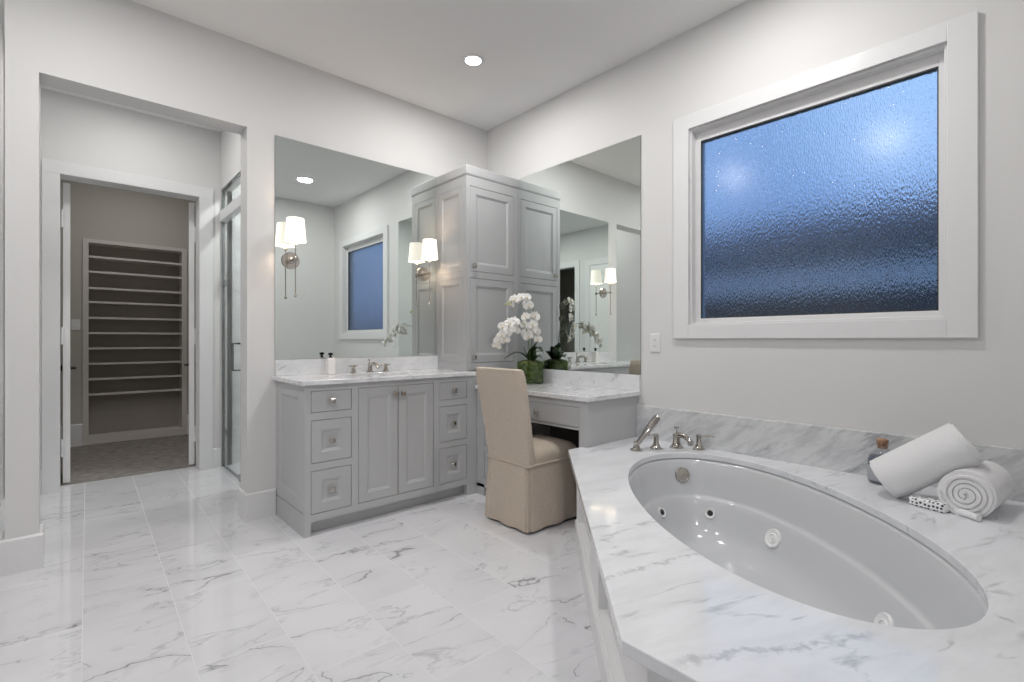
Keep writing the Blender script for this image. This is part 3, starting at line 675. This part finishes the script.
# ================================================================ sconces
def sconce(x, label):
    t = thing('wall_sconce', label, 'sconce', (x, YA - .0065, 1.665), 0, 'sconces on the big mirror')
    bm = bmesh.new(); lathe(bm, [(.056, 0), (.056, .009), (.053, .012), (.022, .0122), (.020, .018), (.010, .020)], seg=40, mat4=Matrix.Rotation(R(90), 4, 'X')); new_obj('backplate', bm, 'nickel_dark', t, smooth=True, auto=20)
    bm = bmesh.new(); tube(bm, [(0, -.015, 0), (0, -.098, 0)], .0065); lathe(bm, [(.010, -.014), (.013, 0), (.010, .014)], (0, -.098, 0), 16); new_obj('arm', bm, 'nickel_dark', t, smooth=True)
    bm = bmesh.new(); tube(bm, [(0, -.098, -.235), (0, -.098, .10)], .0032); lathe(bm, [(.003, -.25), (.009, -.243), (.009, -.236), (.003, -.23)], (0, -.098, 0), 12); new_obj('rod', bm, 'nickel', t, smooth=True)
    bm = bmesh.new(); lathe(bm, [(.006, .08), (.014, .09), (.014, .135), (.008, .14)], (0, -.098, 0), 16); new_obj('socket', bm, 'ceramic', t, smooth=True)
    bm = bmesh.new(); lathe(bm, [(.066, .112), (.0535, .262), (.052, .262), (.0645, .112)], (0, -.098, 0), 40, cap0=False, cap1=False)
    s = new_obj('lamp_shade', bm, 'shade', t, smooth=True)
    lt = bpy.data.lights.new('bulb', 'POINT'); lt.energy = SCONCE; lt.color = (1, .80, .58); lt.shadow_soft_size = .025
    for dz in (.185,):
        lo = bpy.data.objects.new('bulb', lt); COL.objects.link(lo); lo.parent = t; lo.location = (0, -.098, dz)
SCONCE = 2.2
sconce(1.087, 'nickel sconce with white tapered shade on the left side of the big mirror')
sconce(2.105, 'nickel sconce with white tapered shade on the big mirror, beside the tall cabinet')

# ================================================================ recessed lights
for i, (x, y, lab, k) in enumerate(CANS):
    t = thing('recessed_light', lab, 'ceiling light', (x, y, CEIL), 0, 'recessed ceiling lights')
    bm = bmesh.new(); lathe(bm, [(.075, -.001), (.075, -.004), (.058, -.007), (.052, -.005)], seg=40); new_obj('trim_ring', bm, 'trim', t, smooth=True)
    bm = bmesh.new(); lathe(bm, [(.052, -.0045), (.05, -.0075), (.01, -.0085)], seg=32); new_obj('lens', bm, 'lens', t, smooth=True)

# ================================================================ closet contents and doors
sh = thing('shoe_shelves', 'built-in shoe shelves at the back of the dark closet', 'shelves', (.6, 7.0, 0))
LS = Matrix.Translation((-.6, -7.0, 0))
bm = boxes((.10, .15, 6.985, 7.34, 0, 2.23), (.993, 1.045, 6.985, 7.34, 0, 2.23), (.15, .993, 6.985, 7.34, 2.19, 2.23), (.15, .993, 6.985, 7.34, 0.007, .09)); xform(bm, LS); new_obj('frame', bm, 'shelf', sh, bevel=.002)
bm = boxes((.15, .993, 7.20, 7.22, .09, 2.19)); xform(bm, LS); new_obj('back_panel', bm, 'shelf_back', sh)
for z in (2.042, 1.88, 1.703, 1.551, 1.38, 1.214, 1.047, .88, .713, .547):
    bm = boxes((.15, .993, 6.992, 7.20, z - .010, z + .007), (.15, .993, 6.99, 7.0, z - .012, z + .010)); xform(bm, LS); new_obj('shelf', bm, 'shelf', sh)
def closet_door(x, ang, side, label):
    t = thing('closet_door', label, 'door', (x, 5.225, .012), R(ang))
    w, h, th = .43, 2.365, .044
    bm = bmesh.new(); box(bm, -th / 2, th / 2, 0, w, 0, h)
    new_obj('door_leaf', bm, 'door', t, bevel=.0015)
    for z0, z1 in ((.14, .95), (1.1, 2.24)):
        for s in (-1, 1):
            m4 = frame((s * (th / 2 + .001), 0, 0), (0, -s, 0), (-s, 0, 0)) if False else None
    bm = bmesh.new()
    for z in (.28, 1.16, 2.08):
        lathe(bm, [(.007, z - .07), (.007, z + .07)], (side * (th / 2 + .006), -.006, 0), 12); box(bm, side * th / 2 - .001, side * th / 2 + .014, -.008, -.003, z - .068, z + .068)
    fix(bm); new_obj('hinge', bm, 'trim', t)
    for s in (-1, 1):
        bm = bmesh.new(); lathe(bm, [(.026, 0), (.026, .006), (.012, .010), (.010, .035)], (0, 0, 0), 18, mat4=Matrix.Rotation(R(90 * s), 4, 'Y'))
        tube(bm, [(s * .035, 0, 0), (s * .038, -.05, 0), (s * .036, -.10, 0)], [.009, .008, .007]); 
        xform(bm, Matrix.Translation((s * th / 2, w - .06, .89))); fix(bm); new_obj('lever_handle', bm, 'black_metal', t, smooth=True)
closet_door(-.0195, 1.0, -1, 'white closet door leaf standing open on the left of the doorway')
closet_door(.8165, -10.0, 1, 'white closet door leaf standing open on the right of the doorway')
# switch plates and outlet
def plate(label, cat, mtx, outlet=False, name='switch_plate'):
    t = thing(name, label, cat); t.matrix_world = mtx
    bm = bmesh.new(); loft(bm, [[(sx * (.036 - i), -y, sz * (.058 - i)) for sx, sz in ((-1, -1), (1, -1), (1, 1), (-1, 1))] for i, y in ((0, 0), (0, .004), (.003, .0065))]); fix(bm); new_obj('plate', bm, 'plate', t)
    bm = boxes((-.018, .018, -.0085, -.006, -.034, .034)); new_obj('insert', bm, 'trim', t, bevel=.001)
    if outlet:
        for z in (-.02, .02):
            for x in (-.006, .006): new_obj('socket_slot', boxes((x - .001, x + .001, -.0092, -.0083, z - .005, z + .005)), 'slot', t)
    else:
        bm = boxes((-.012, .012, -.0100, -.0084, -.028, .028)); new_obj('rocker', bm, 'plate', t, bevel=.001)
plate('white outlet plate on the wall between tall mirror and window', 'outlet', frame((XB - .0005, 1.711, 1.12), (0, -1, 0), (1, 0, 0)), True, 'wall_outlet')
plate('small switch plate on the closet wall left of the shoe shelves', 'switch', Matrix.Translation((.045, 6.9995, 1.30)))

# ================================================================ shower door
sd = thing('shower_door', 'clear glass shower door with metal edge and square pull handle in the hall', 'shower door', (1.03, 4.6, 0))
LSD = Matrix.Translation((-1.03, -4.6, 0))
bm = boxes((1.025, 1.035, 4.405, 5.025, .012, 2.19)); xform(bm, LSD); new_obj('glass', bm, 'glass', sd)
bm = boxes((1.022, 1.038, 4.396, 4.406, .012, 2.19), (1.024, 1.036, 4.40, 5.024, .0, .014), (1.018, 1.042, 5.024, 5.034, .0, 2.49)); xform(bm, LSD); new_obj('edge_strip', bm, 'chrome', sd)
bm = boxes((1.0, 1.06, 4.225, 5.034, 2.20, 2.29)); xform(bm, LSD); new_obj('header_bar', bm, 'trim', sd, bevel=.002)
bm = boxes((1.025, 1.035, 4.225, 5.024, 2.29, 2.48)); xform(bm, LSD); new_obj('transom_glass', bm, 'glass', sd)
bm = boxes((1.018, 1.042, 4.225, 5.034, 2.480, 2.489)); xform(bm, LSD); new_obj('top_channel', bm, 'chrome', sd)
bm = boxes((1.025, 1.035, 4.225, 4.39, .012, 2.19)); xform(bm, LSD); new_obj('fixed_glass', bm, 'glass', sd)
bm = boxes((1.012, 1.048, 4.37, 4.43, .0, .05)); xform(bm, LSD); new_obj('pivot', bm, 'chrome', sd, bevel=.003)
bm = boxes((1.012, 1.048, 4.985, 5.02, .28, .34), (1.012, 1.048, 4.985, 5.02, 1.62, 1.68)); xform(bm, LSD); new_obj('hinge_clip', bm, 'chrome', sd, bevel=.003)
bm = bmesh.new()
tube(bm, [(.975, 4.45, .89), (.975, 4.45, 1.115)], .009, 12)
for z in (.895, 1.11): tube(bm, [(.975, 4.45, z), (1.065, 4.45, z)], .008, 12)
tube(bm, [(1.065, 4.45, .89), (1.065, 4.45, 1.115)], .007, 12)
xform(bm, LSD); new_obj('pull_handle', bm, 'chrome', sd, smooth=True)

# ================================================================ skirted chair
ch = thing('skirted_chair', 'beige linen slipcovered chair with pleated skirt tucked under the make-up desk', 'chair', (2.2, 2.255, 0))
def rr_ring(x0, x1, y0, y1, z, r=.02, n=4, fn=None):
    pts = []
    for cx, cy, a0 in ((x1 - r, y1 - r, 0), (x0 + r, y1 - r, 90), (x0 + r, y0 + r, 180), (x1 - r, y0 + r, 270)):
        for i in range(n + 1):
            a = R(a0 + 90 * i / n); pts.append((cx + r * math.cos(a), cy + r * math.sin(a), z))
    return pts
# skirt (local: x toward the desk, chair faces +x)
hw = .185
bm = bmesh.new(); N = 120
def skirt_ring(z, k):
    x0, x1, y0, y1 = -.205 - .020 * k, .25 + .010 * k, -hw - .018 * k, hw + .018 * k
    per = []
    segs = [((x0, y0), (x1, y0)), ((x1, y0), (x1, y1)), ((x1, y1), (x0, y1)), ((x0, y1), (x0, y0))]
    for si, (a, b) in enumerate(segs):
        L = math.hypot(b[0] - a[0], b[1] - a[1]); nx, ny = (b[1] - a[1]) / L, -(b[0] - a[0]) / L
        for i in range(30):
            t = i / 30
            x = a[0] + (b[0] - a[0]) * t; y = a[1] + (b[1] - a[1]) * t
            d = min(t, 1 - t) * L
            notch = -.045 * math.exp(-((d - .014) / .008)**2) * min(1, .25 + k * 3)     # corner pleats
            wav = .008 * k * math.sin(t * 15 + si * 2 + z * 4) * math.sin(PI * t)
            per.append((x + nx * (notch + wav), y + ny * (notch + wav), z))
    return per
loft(bm, [skirt_ring(z, (.39 - z) / .375) for z in (.39, .385, .34, .28, .22, .15, .08, .03, .015)], True, True); fix(bm)
new_obj('skirt', bm, 'linen', ch, smooth=True, auto=50)
bm = bmesh.new(); loft(bm, [rr_ring(-.206 - e, .25 + e, -hw - e, hw + e, z, .02, 5) for z, e in ((.388, .000), (.390, .007), (.395, .010), (.400, .007), (.402, .000))]); fix(bm); new_obj('welt', bm, 'linen', ch, smooth=True)
bm = bmesh.new()
def seat_ring(i, z): return rr_ring(-.16 + i * .5, .25 - i, -hw + i, hw - i, z, .05, 6)
loft(bm, [seat_ring(0, .40), seat_ring(-.004, .43), seat_ring(0, .455), seat_ring(.02, .478), seat_ring(.06, .492), seat_ring(.12, .50)]); fix(bm); new_obj('seat_cushion', bm, 'linen', ch, smooth=True, auto=60)
bm = bmesh.new(); rs = []
for k in range(13):
    t = k / 12; z = .385 + t * .578
    x = -.207 - .098 * t**1.2; th = .060 - .008 * t; w = hw + .004 + .024 * t
    i = 0
    if t > .93: i = (t - .93) / .07 * .006
    rs.append(rr_ring(x + i, x + th - i, -w + i, w - i, z, .016, 4))
rs.append([(p[0] * 1, p[1], p[2]) for p in rr_ring(x + .020, x + th - .020, -w + .022, w - .022, .970, .002, 4)])
loft(bm, rs); fix(bm); new_obj('backrest', bm, 'linen', ch, smooth=True, auto=60)

# ================================================================ orchid
orc = thing('potted_orchid', 'white orchid with two arching stems in a mossy green glass vase on the desk', 'orchid', (2.622, 2.702, .808))
bm = bmesh.new(); lathe(bm, [(.094, 0), (.101, .004), (.101, .165), (.098, .165), (.098, .006), (.02, .006)], seg=48); fix(bm); new_obj('vase', bm, 'green_glass', orc, smooth=True)
bm = bmesh.new(); prof = [(.02, .008), (.092, .010), (.0955, .03), (.0955, .145), (.085, .162), (.05, .172), (.01, .176)]
lathe(bm, prof, seg=48)
for v in bm.verts:
    v.co += Vector((random.uniform(-1, 1), random.uniform(-1, 1), random.uniform(-1, 1))) * (.002 if v.co.z < .15 else .006)
new_obj('moss', bm, 'moss', orc, smooth=True, auto=0)
RT = Vector((.7430, -.6693, 0)); FW = Vector((.6693, .7430, 0)); UP = Vector((0, 0, 1))
def P3(r, z, d=0): return RT * r - FW * d + UP * z          # r across, d toward the room
def leaf(p0, p1, p2, w):
    bm = bmesh.new(); pts = bez(p0, p1, p1, p2, 10); up = Vector((0, 0, 1)); L = []
    for i, p in enumerate(pts):
        t = i / 10; d = (pts[min(i + 1, 10)] - pts[max(i - 1, 0)]).normalized(); s = d.cross(up)
        s = s.normalized() if s.length > .15 else RT; nn = s.cross(d)
        ww = w * (math.sin(PI * min(1, t * .93 + .09)))**.6
        L.append([p - s * ww + nn * ww * .25, p, p + s * ww + nn * ww * .25, p + s * ww * .95 + nn * (ww * .25 + .002), p + nn * .0025, p - s * ww * .95 + nn * (ww * .25 + .002)])
    loft(bm, L); fix(bm); return new_obj('leaf', bm, 'leaf', orc, smooth=True, auto=60)
for p0, p1, p2, w in ((P3(0, .165), P3(-.09, .25, .03), P3(-.20, .185, .05), .036), (P3(.02, .165), P3(.05, .29), P3(.10, .23, .03), .044), (P3(.01, .165), P3(.02, .25, .02), P3(.05, .31, .03), .046),
                      (P3(-.02, .165), P3(-.03, .22), P3(-.055, .28, 0), .022), (P3(.0, .165, -.02), P3(.04, .24, -.06), P3(.10, .24, -.07), .03), (P3(.02, .165, .02), P3(.05, .22, .06), P3(.09, .19, .07), .032)):
    leaf(p0, p1, p2, w)
def flower_bm(sz):
    bm = bmesh.new()
    def petal(ang, L, w, tilt, mi=0):
        rows = []
        for i in range(6):
            t = i / 5; y = L * t; ww = w * math.sin(PI * (.1 + .83 * t))**.75
            z = tilt * t * t * L + .0015
            rows.append([Vector((-ww, y, z + .18 * ww)), Vector((-ww * .5, y * 1.02, z)), Vector((0, y * 1.04, z - .001)), Vector((ww * .5, y * 1.02, z)), Vector((ww, y, z + .18 * ww))])
        rot = Matrix.Rotation(ang, 4, 'Z'); V = [[bm.verts.new(rot @ p) for p in r] for r in rows]; B = [[bm.verts.new(rot @ (p - Vector((0, 0, .0012)))) for p in r] for r in rows]
        for X, fl_ in ((V, 0), (B, 1)):
            for a, b in zip(X, X[1:]):
                for k in range(4):
                    f = [a[k], a[k + 1], b[k + 1], b[k]]; bm.faces.new(f[::-1] if fl_ else f).material_index = mi
        edge_v = [r[0] for r in V] + V[-1][1:] + [r[-1] for r in V[::-1]][1:]; edge_b = [r[0] for r in B] + B[-1][1:] + [r[-1] for r in B[::-1]][1:]
        for k in range(len(edge_v) - 1): bm.faces.new([edge_v[k], edge_v[k + 1], edge_b[k + 1], edge_b[k]]).material_index = mi
    petal(R(88), sz * .52, sz * .36, .25); petal(R(-88), sz * .52, sz * .36, .25)
    for a in (0, 128, -128): petal(R(a), sz * .50, sz * .19, .12)
    lathe(bm, [(sz * .02, .002), (sz * .07, .006), (sz * .09, .014), (sz * .04, .022)], (0, -sz * .06, 0), 10, mi=1)
    fix(bm); return bm
protos = []
for sz in (.078, .068):
    me = bpy.data.meshes.new('flower'); b_ = flower_bm(sz); b_.to_mesh(me); b_.free(); me.materials.append(M['petal']); me.materials.append(M['lip'])
    for p in me.polygons: p.use_smooth = True
    protos.append(me)
def flower(stem, r, z, d, yaw, pitch, i):
    o = bpy.data.objects.new('flower', protos[i % 2]); COL.objects.link(o); o.parent = stem; o.location = P3(r, z, d)
    dirn = (-FW * math.cos(yaw) + RT * math.sin(yaw)) * math.cos(pitch) + UP * math.sin(pitch)
    q = dirn.to_track_quat('Z', 'Y'); o.rotation_euler = (q.to_matrix() @ Matrix.Rotation(random.uniform(-.5, .5), 3, 'Z')).to_euler()
s = .00773
def pxz(px, py, d=0):
    k = s * (3.79 - d) / 3.79; return (px - 531.2) * k + .0235 * d / 3.79 * 2, 1.14 + (339.8 - py) * k - .808
def stem_of(pts, fls, buds):
    bm = bmesh.new(); q = []
    for a, b in zip(pts, pts[1:]):
        q += [a.lerp(b, t / 4) for t in range(4)]
    q.append(pts[-1])
    for _ in range(3): q = [q[0]] + [(q[i - 1] + q[i] * 2 + q[i + 1]) / 4 for i in range(1, len(q) - 1)] + [q[-1]]
    tube(bm, q, .0028, 8); st = new_obj('flower_stem', bm, 'stem', orc, smooth=True)
    for i, (px, py, d, yaw, pit) in enumerate(fls):
        r, z = pxz(px, py, d); flower(st, r, z, d, yaw, pit, i)
        # pedicel
    for px, py, d in buds:
        r, z = pxz(px, py, d); bm = bmesh.new(); lathe(bm, [(.002, -.012), (.008, -.005), (.009, .003), (.003, .012)], tuple(P3(r, z, d)), 10); new_obj('bud', bm, 'bud', st, smooth=True)
def PP(px, py, d): r, z = pxz(px, py, d); return P3(r, z, d)
stem_of([P3(0, .16, 0), PP(533, 335, .03), PP(535, 312, .05), PP(531, 301, .08), PP(522, 297, .11), PP(511, 303, .14)],
        [(515, 300, .13, -.3, .1), (521, 298, .13, .2, .3), (526.5, 298.5, .11, .5, .4), (512, 304, .13, -.7, -.2), (528.5, 306, .11, .3, 0), (526, 317, .13, -.2, 0), (535, 316.5, .11, .4, .1), (525, 325, .13, -.4, -.1), (532.5, 325, .14, .2, 0), (536.5, 331, .12, .5, -.1), (528.5, 336, .13, -.2, -.2), (538, 339, .10, .3, -.1), (533, 331, .13, 0, -.2),
         (519, 300, .08, 2.4, .2), (527, 304, .06, 2.6, 0), (531, 318, .06, 2.2, 0), (529, 328, .07, 2.5, -.1), (534, 334, .07, 2.3, 0), (526, 333, .09, 2.9, 0)],
        [(506.5, 305, .14), (508.5, 303.5, .14)])
stem_of([P3(0, .16, 0), PP(529, 340, .08), PP(526, 324, .13), PP(516, 320, .20), PP(507, 325, .28), PP(497, 343, .37)],
        [(514, 322, .22, .2, .3), (511, 328.5, .25, .3, 0), (502.5, 327, .30, -.4, .1), (506.5, 332.5, .29, .1, -.1), (501, 335.5, .33, -.5, 0), (504, 340, .33, .3, -.3), (497.5, 340.5, .36, -.4, -.2), (495.5, 345.5, .37, -.2, -.4), (509, 323.5, .27, 0, .2), (515.5, 330, .22, .6, 0),
         (507, 328, .27, 2.5, 0), (502, 333, .31, 2.4, 0), (512, 324, .22, 2.6, .2)], [])

# ================================================================ towels, salts bottle, soap
def rolled_towel(name, label, r, L, mtx, turns=4.2, squash=.9):
    """rolled terry towel about local x, spiral ends"""
    t = thing(name, label, 'towel'); t.matrix_world = mtx
    bm = bmesh.new(); n = 150; th = r / (turns + .55); outer = []; 
    pts_o = []; pts_i = []
    for i in range(n + 1):
        a = 2 * PI * turns * i / n; rad = th * .55 + th * a / (2 * PI)
        ro = rad + th * .46; ri = max(rad - th * .50, .001)
        wob = 1 + .02 * math.sin(a * 3.1) 
        pts_o.append((ro * wob * math.cos(a), ro * wob * squash * math.sin(a))); pts_i.append((ri * math.cos(a), ri * squash * math.sin(a)))
    nx = 10
    def edge_in(x): return 0
    rows = []
    for k in range(nx + 1):
        u = k / nx; x = -L / 2 + L * u
        e = min(u, 1 - u) * L; rnd = 1 - .10 * math.exp(-(e / .008)); sag = 1 + .02 * math.sin(u * 9)
        rows.append(([bm.verts.new((x, p[0] * rnd * sag, p[1] * rnd * sag)) for p in pts_o], [bm.verts.new((x, p[0], p[1])) for p in pts_i]))
    for (o0, i0), (o1, i1) in zip(rows, rows[1:]):
        for k in range(n):
            bm.faces.new((o0[k], o0[k + 1], o1[k + 1], o1[k])); bm.faces.new((i0[k + 1], i0[k], i1[k], i1[k + 1]))
        bm.faces.new((o0[0], o1[0], i1[0], i0[0])); bm.faces.new((o0[n], i0[n], i1[n], o1[n]))
    for o, i in (rows[0], rows[-1]):
        for k in range(n): bm.faces.new((o[k], i[k], i[k + 1], o[k + 1]))
    R9 = rad + th * .1
    lathe(bm, [(R9, -L / 2 + .007), (R9, L / 2 - .007)], seg=60, mat4=Matrix.Scale(squash, 4, Vector((0, 1, 0))) @ Matrix.Rotation(R(90), 4, 'Y') if False else Matrix.Diagonal((1, 1, squash, 1)) @ Matrix.Rotation(R(90), 4, 'Y'))
    fix(bm); new_obj('towel_roll', bm, 'towel', t, smooth=True, auto=55)
    return t
def axis_mtx(a, b, roll=0):
    a = Vector(a); b = Vector(b); x = (b - a).normalized(); z = (Vector((0, 0, 1)) - x * x.z).normalized(); y = z.cross(x)
    m = Matrix((x, y, z)).transposed().to_4x4(); return Matrix.Translation((a + b) / 2) @ m @ Matrix.Rotation(roll, 4, 'X')
lo = rolled_towel('rolled_towel', 'rolled white towel lying on the deck with its spiral end facing out', .084, .28, axis_mtx((2.375, .218, DZ1 + .077), (2.65, .186, DZ1 + .077), R(-70)), squash=.92)
up_ = rolled_towel('rolled_towel', 'rolled white towel leaning diagonally on the other roll by the salts bottle', .080, .32, axis_mtx((2.46, .470, .574), (2.50, .228, .758), R(200)), squash=.98)
# loose tail of the lower roll
bm = bmesh.new(); tube(bm, [(2.392, .252, .520), (2.372, .222, .522), (2.340, .180, .522)], [.010, .013, .011], 12); 
o = new_obj('towel_tail', bm, 'towel', None, smooth=True); o.parent = lo; o.matrix_parent_inverse = lo.matrix_world.inverted()
bpy.context.view_layer.update(); o.matrix_parent_inverse = lo.matrix_world.inverted()
# salts bottle
sb = thing('salts_bottle', 'corked glass bottle of dark bath salts behind the leaning towel', 'bottle', (2.665, .515, DZ1 + .0005))
bm = bmesh.new(); lathe(bm, [(.05, 0), (.054, .004), (.054, .105), (.048, .125), (.026, .142), (.022, .150), (.022, .168), (.025, .170), (.022, .172), (.019, .170), (.019, .15), (.045, .124), (.051, .104), (.051, .006), (.01, .005)], seg=40); fix(bm); new_obj('glass', bm, 'vessel', sb, smooth=True)
bm = bmesh.new(); lathe(bm, [(.01, .0065), (.050, .007), (.0505, .104), (.044, .116), (.01, .118)], seg=40); new_obj('bath_salts', bm, 'salt', sb, smooth=True)
bm = bmesh.new(); lathe(bm, [(.0185, .152), (.0185, .172), (.022, .174), (.022, .190), (.017, .193)], seg=24); new_obj('cork', bm, 'cork', sb, smooth=True)
bm = bmesh.new(); lathe(bm, [(.0545, .014), (.0549, .015), (.0549, .076), (.0545, .077)], seg=40, cap0=False, cap1=False); new_obj('label_band', bm, 'frost', sb, smooth=True)
# patterned soap
m = mat('dotted_paper', (.8, .8, .8), .6); n, l = nodes_of(m); b = n['Principled BSDF']
t = n.new('ShaderNodeTexCoord'); vo = n.new('ShaderNodeTexVoronoi'); vo.inputs['Scale'].default_value = 75; vo.inputs['Randomness'].default_value = .45
l.new(t.outputs['Object'], vo.inputs[0]); l.new(ramp(n, l, vo.outputs['Distance'], [(.30, (.04, .04, .06)), (.36, (.82, .82, .83))]), b.inputs['Base Color']); M['dots'] = m
bm = bmesh.new(); loft(bm, [rr_ring(-.058 + i, .058 - i, -.030 + i, .030 - i, z, .008, 3) for i, z in ((.005, 0), (0, .006), (0, .026), (.005, .032))]); fix(bm)
o = tag(new_obj('soap_bar', bm, 'dots', None, smooth=True), 'small soap bar wrapped in black and white dotted paper before the towels', 'soap')
o.location = (2.398, .318, DZ1 + .0005); o.rotation_euler = (0, 0, R(72))
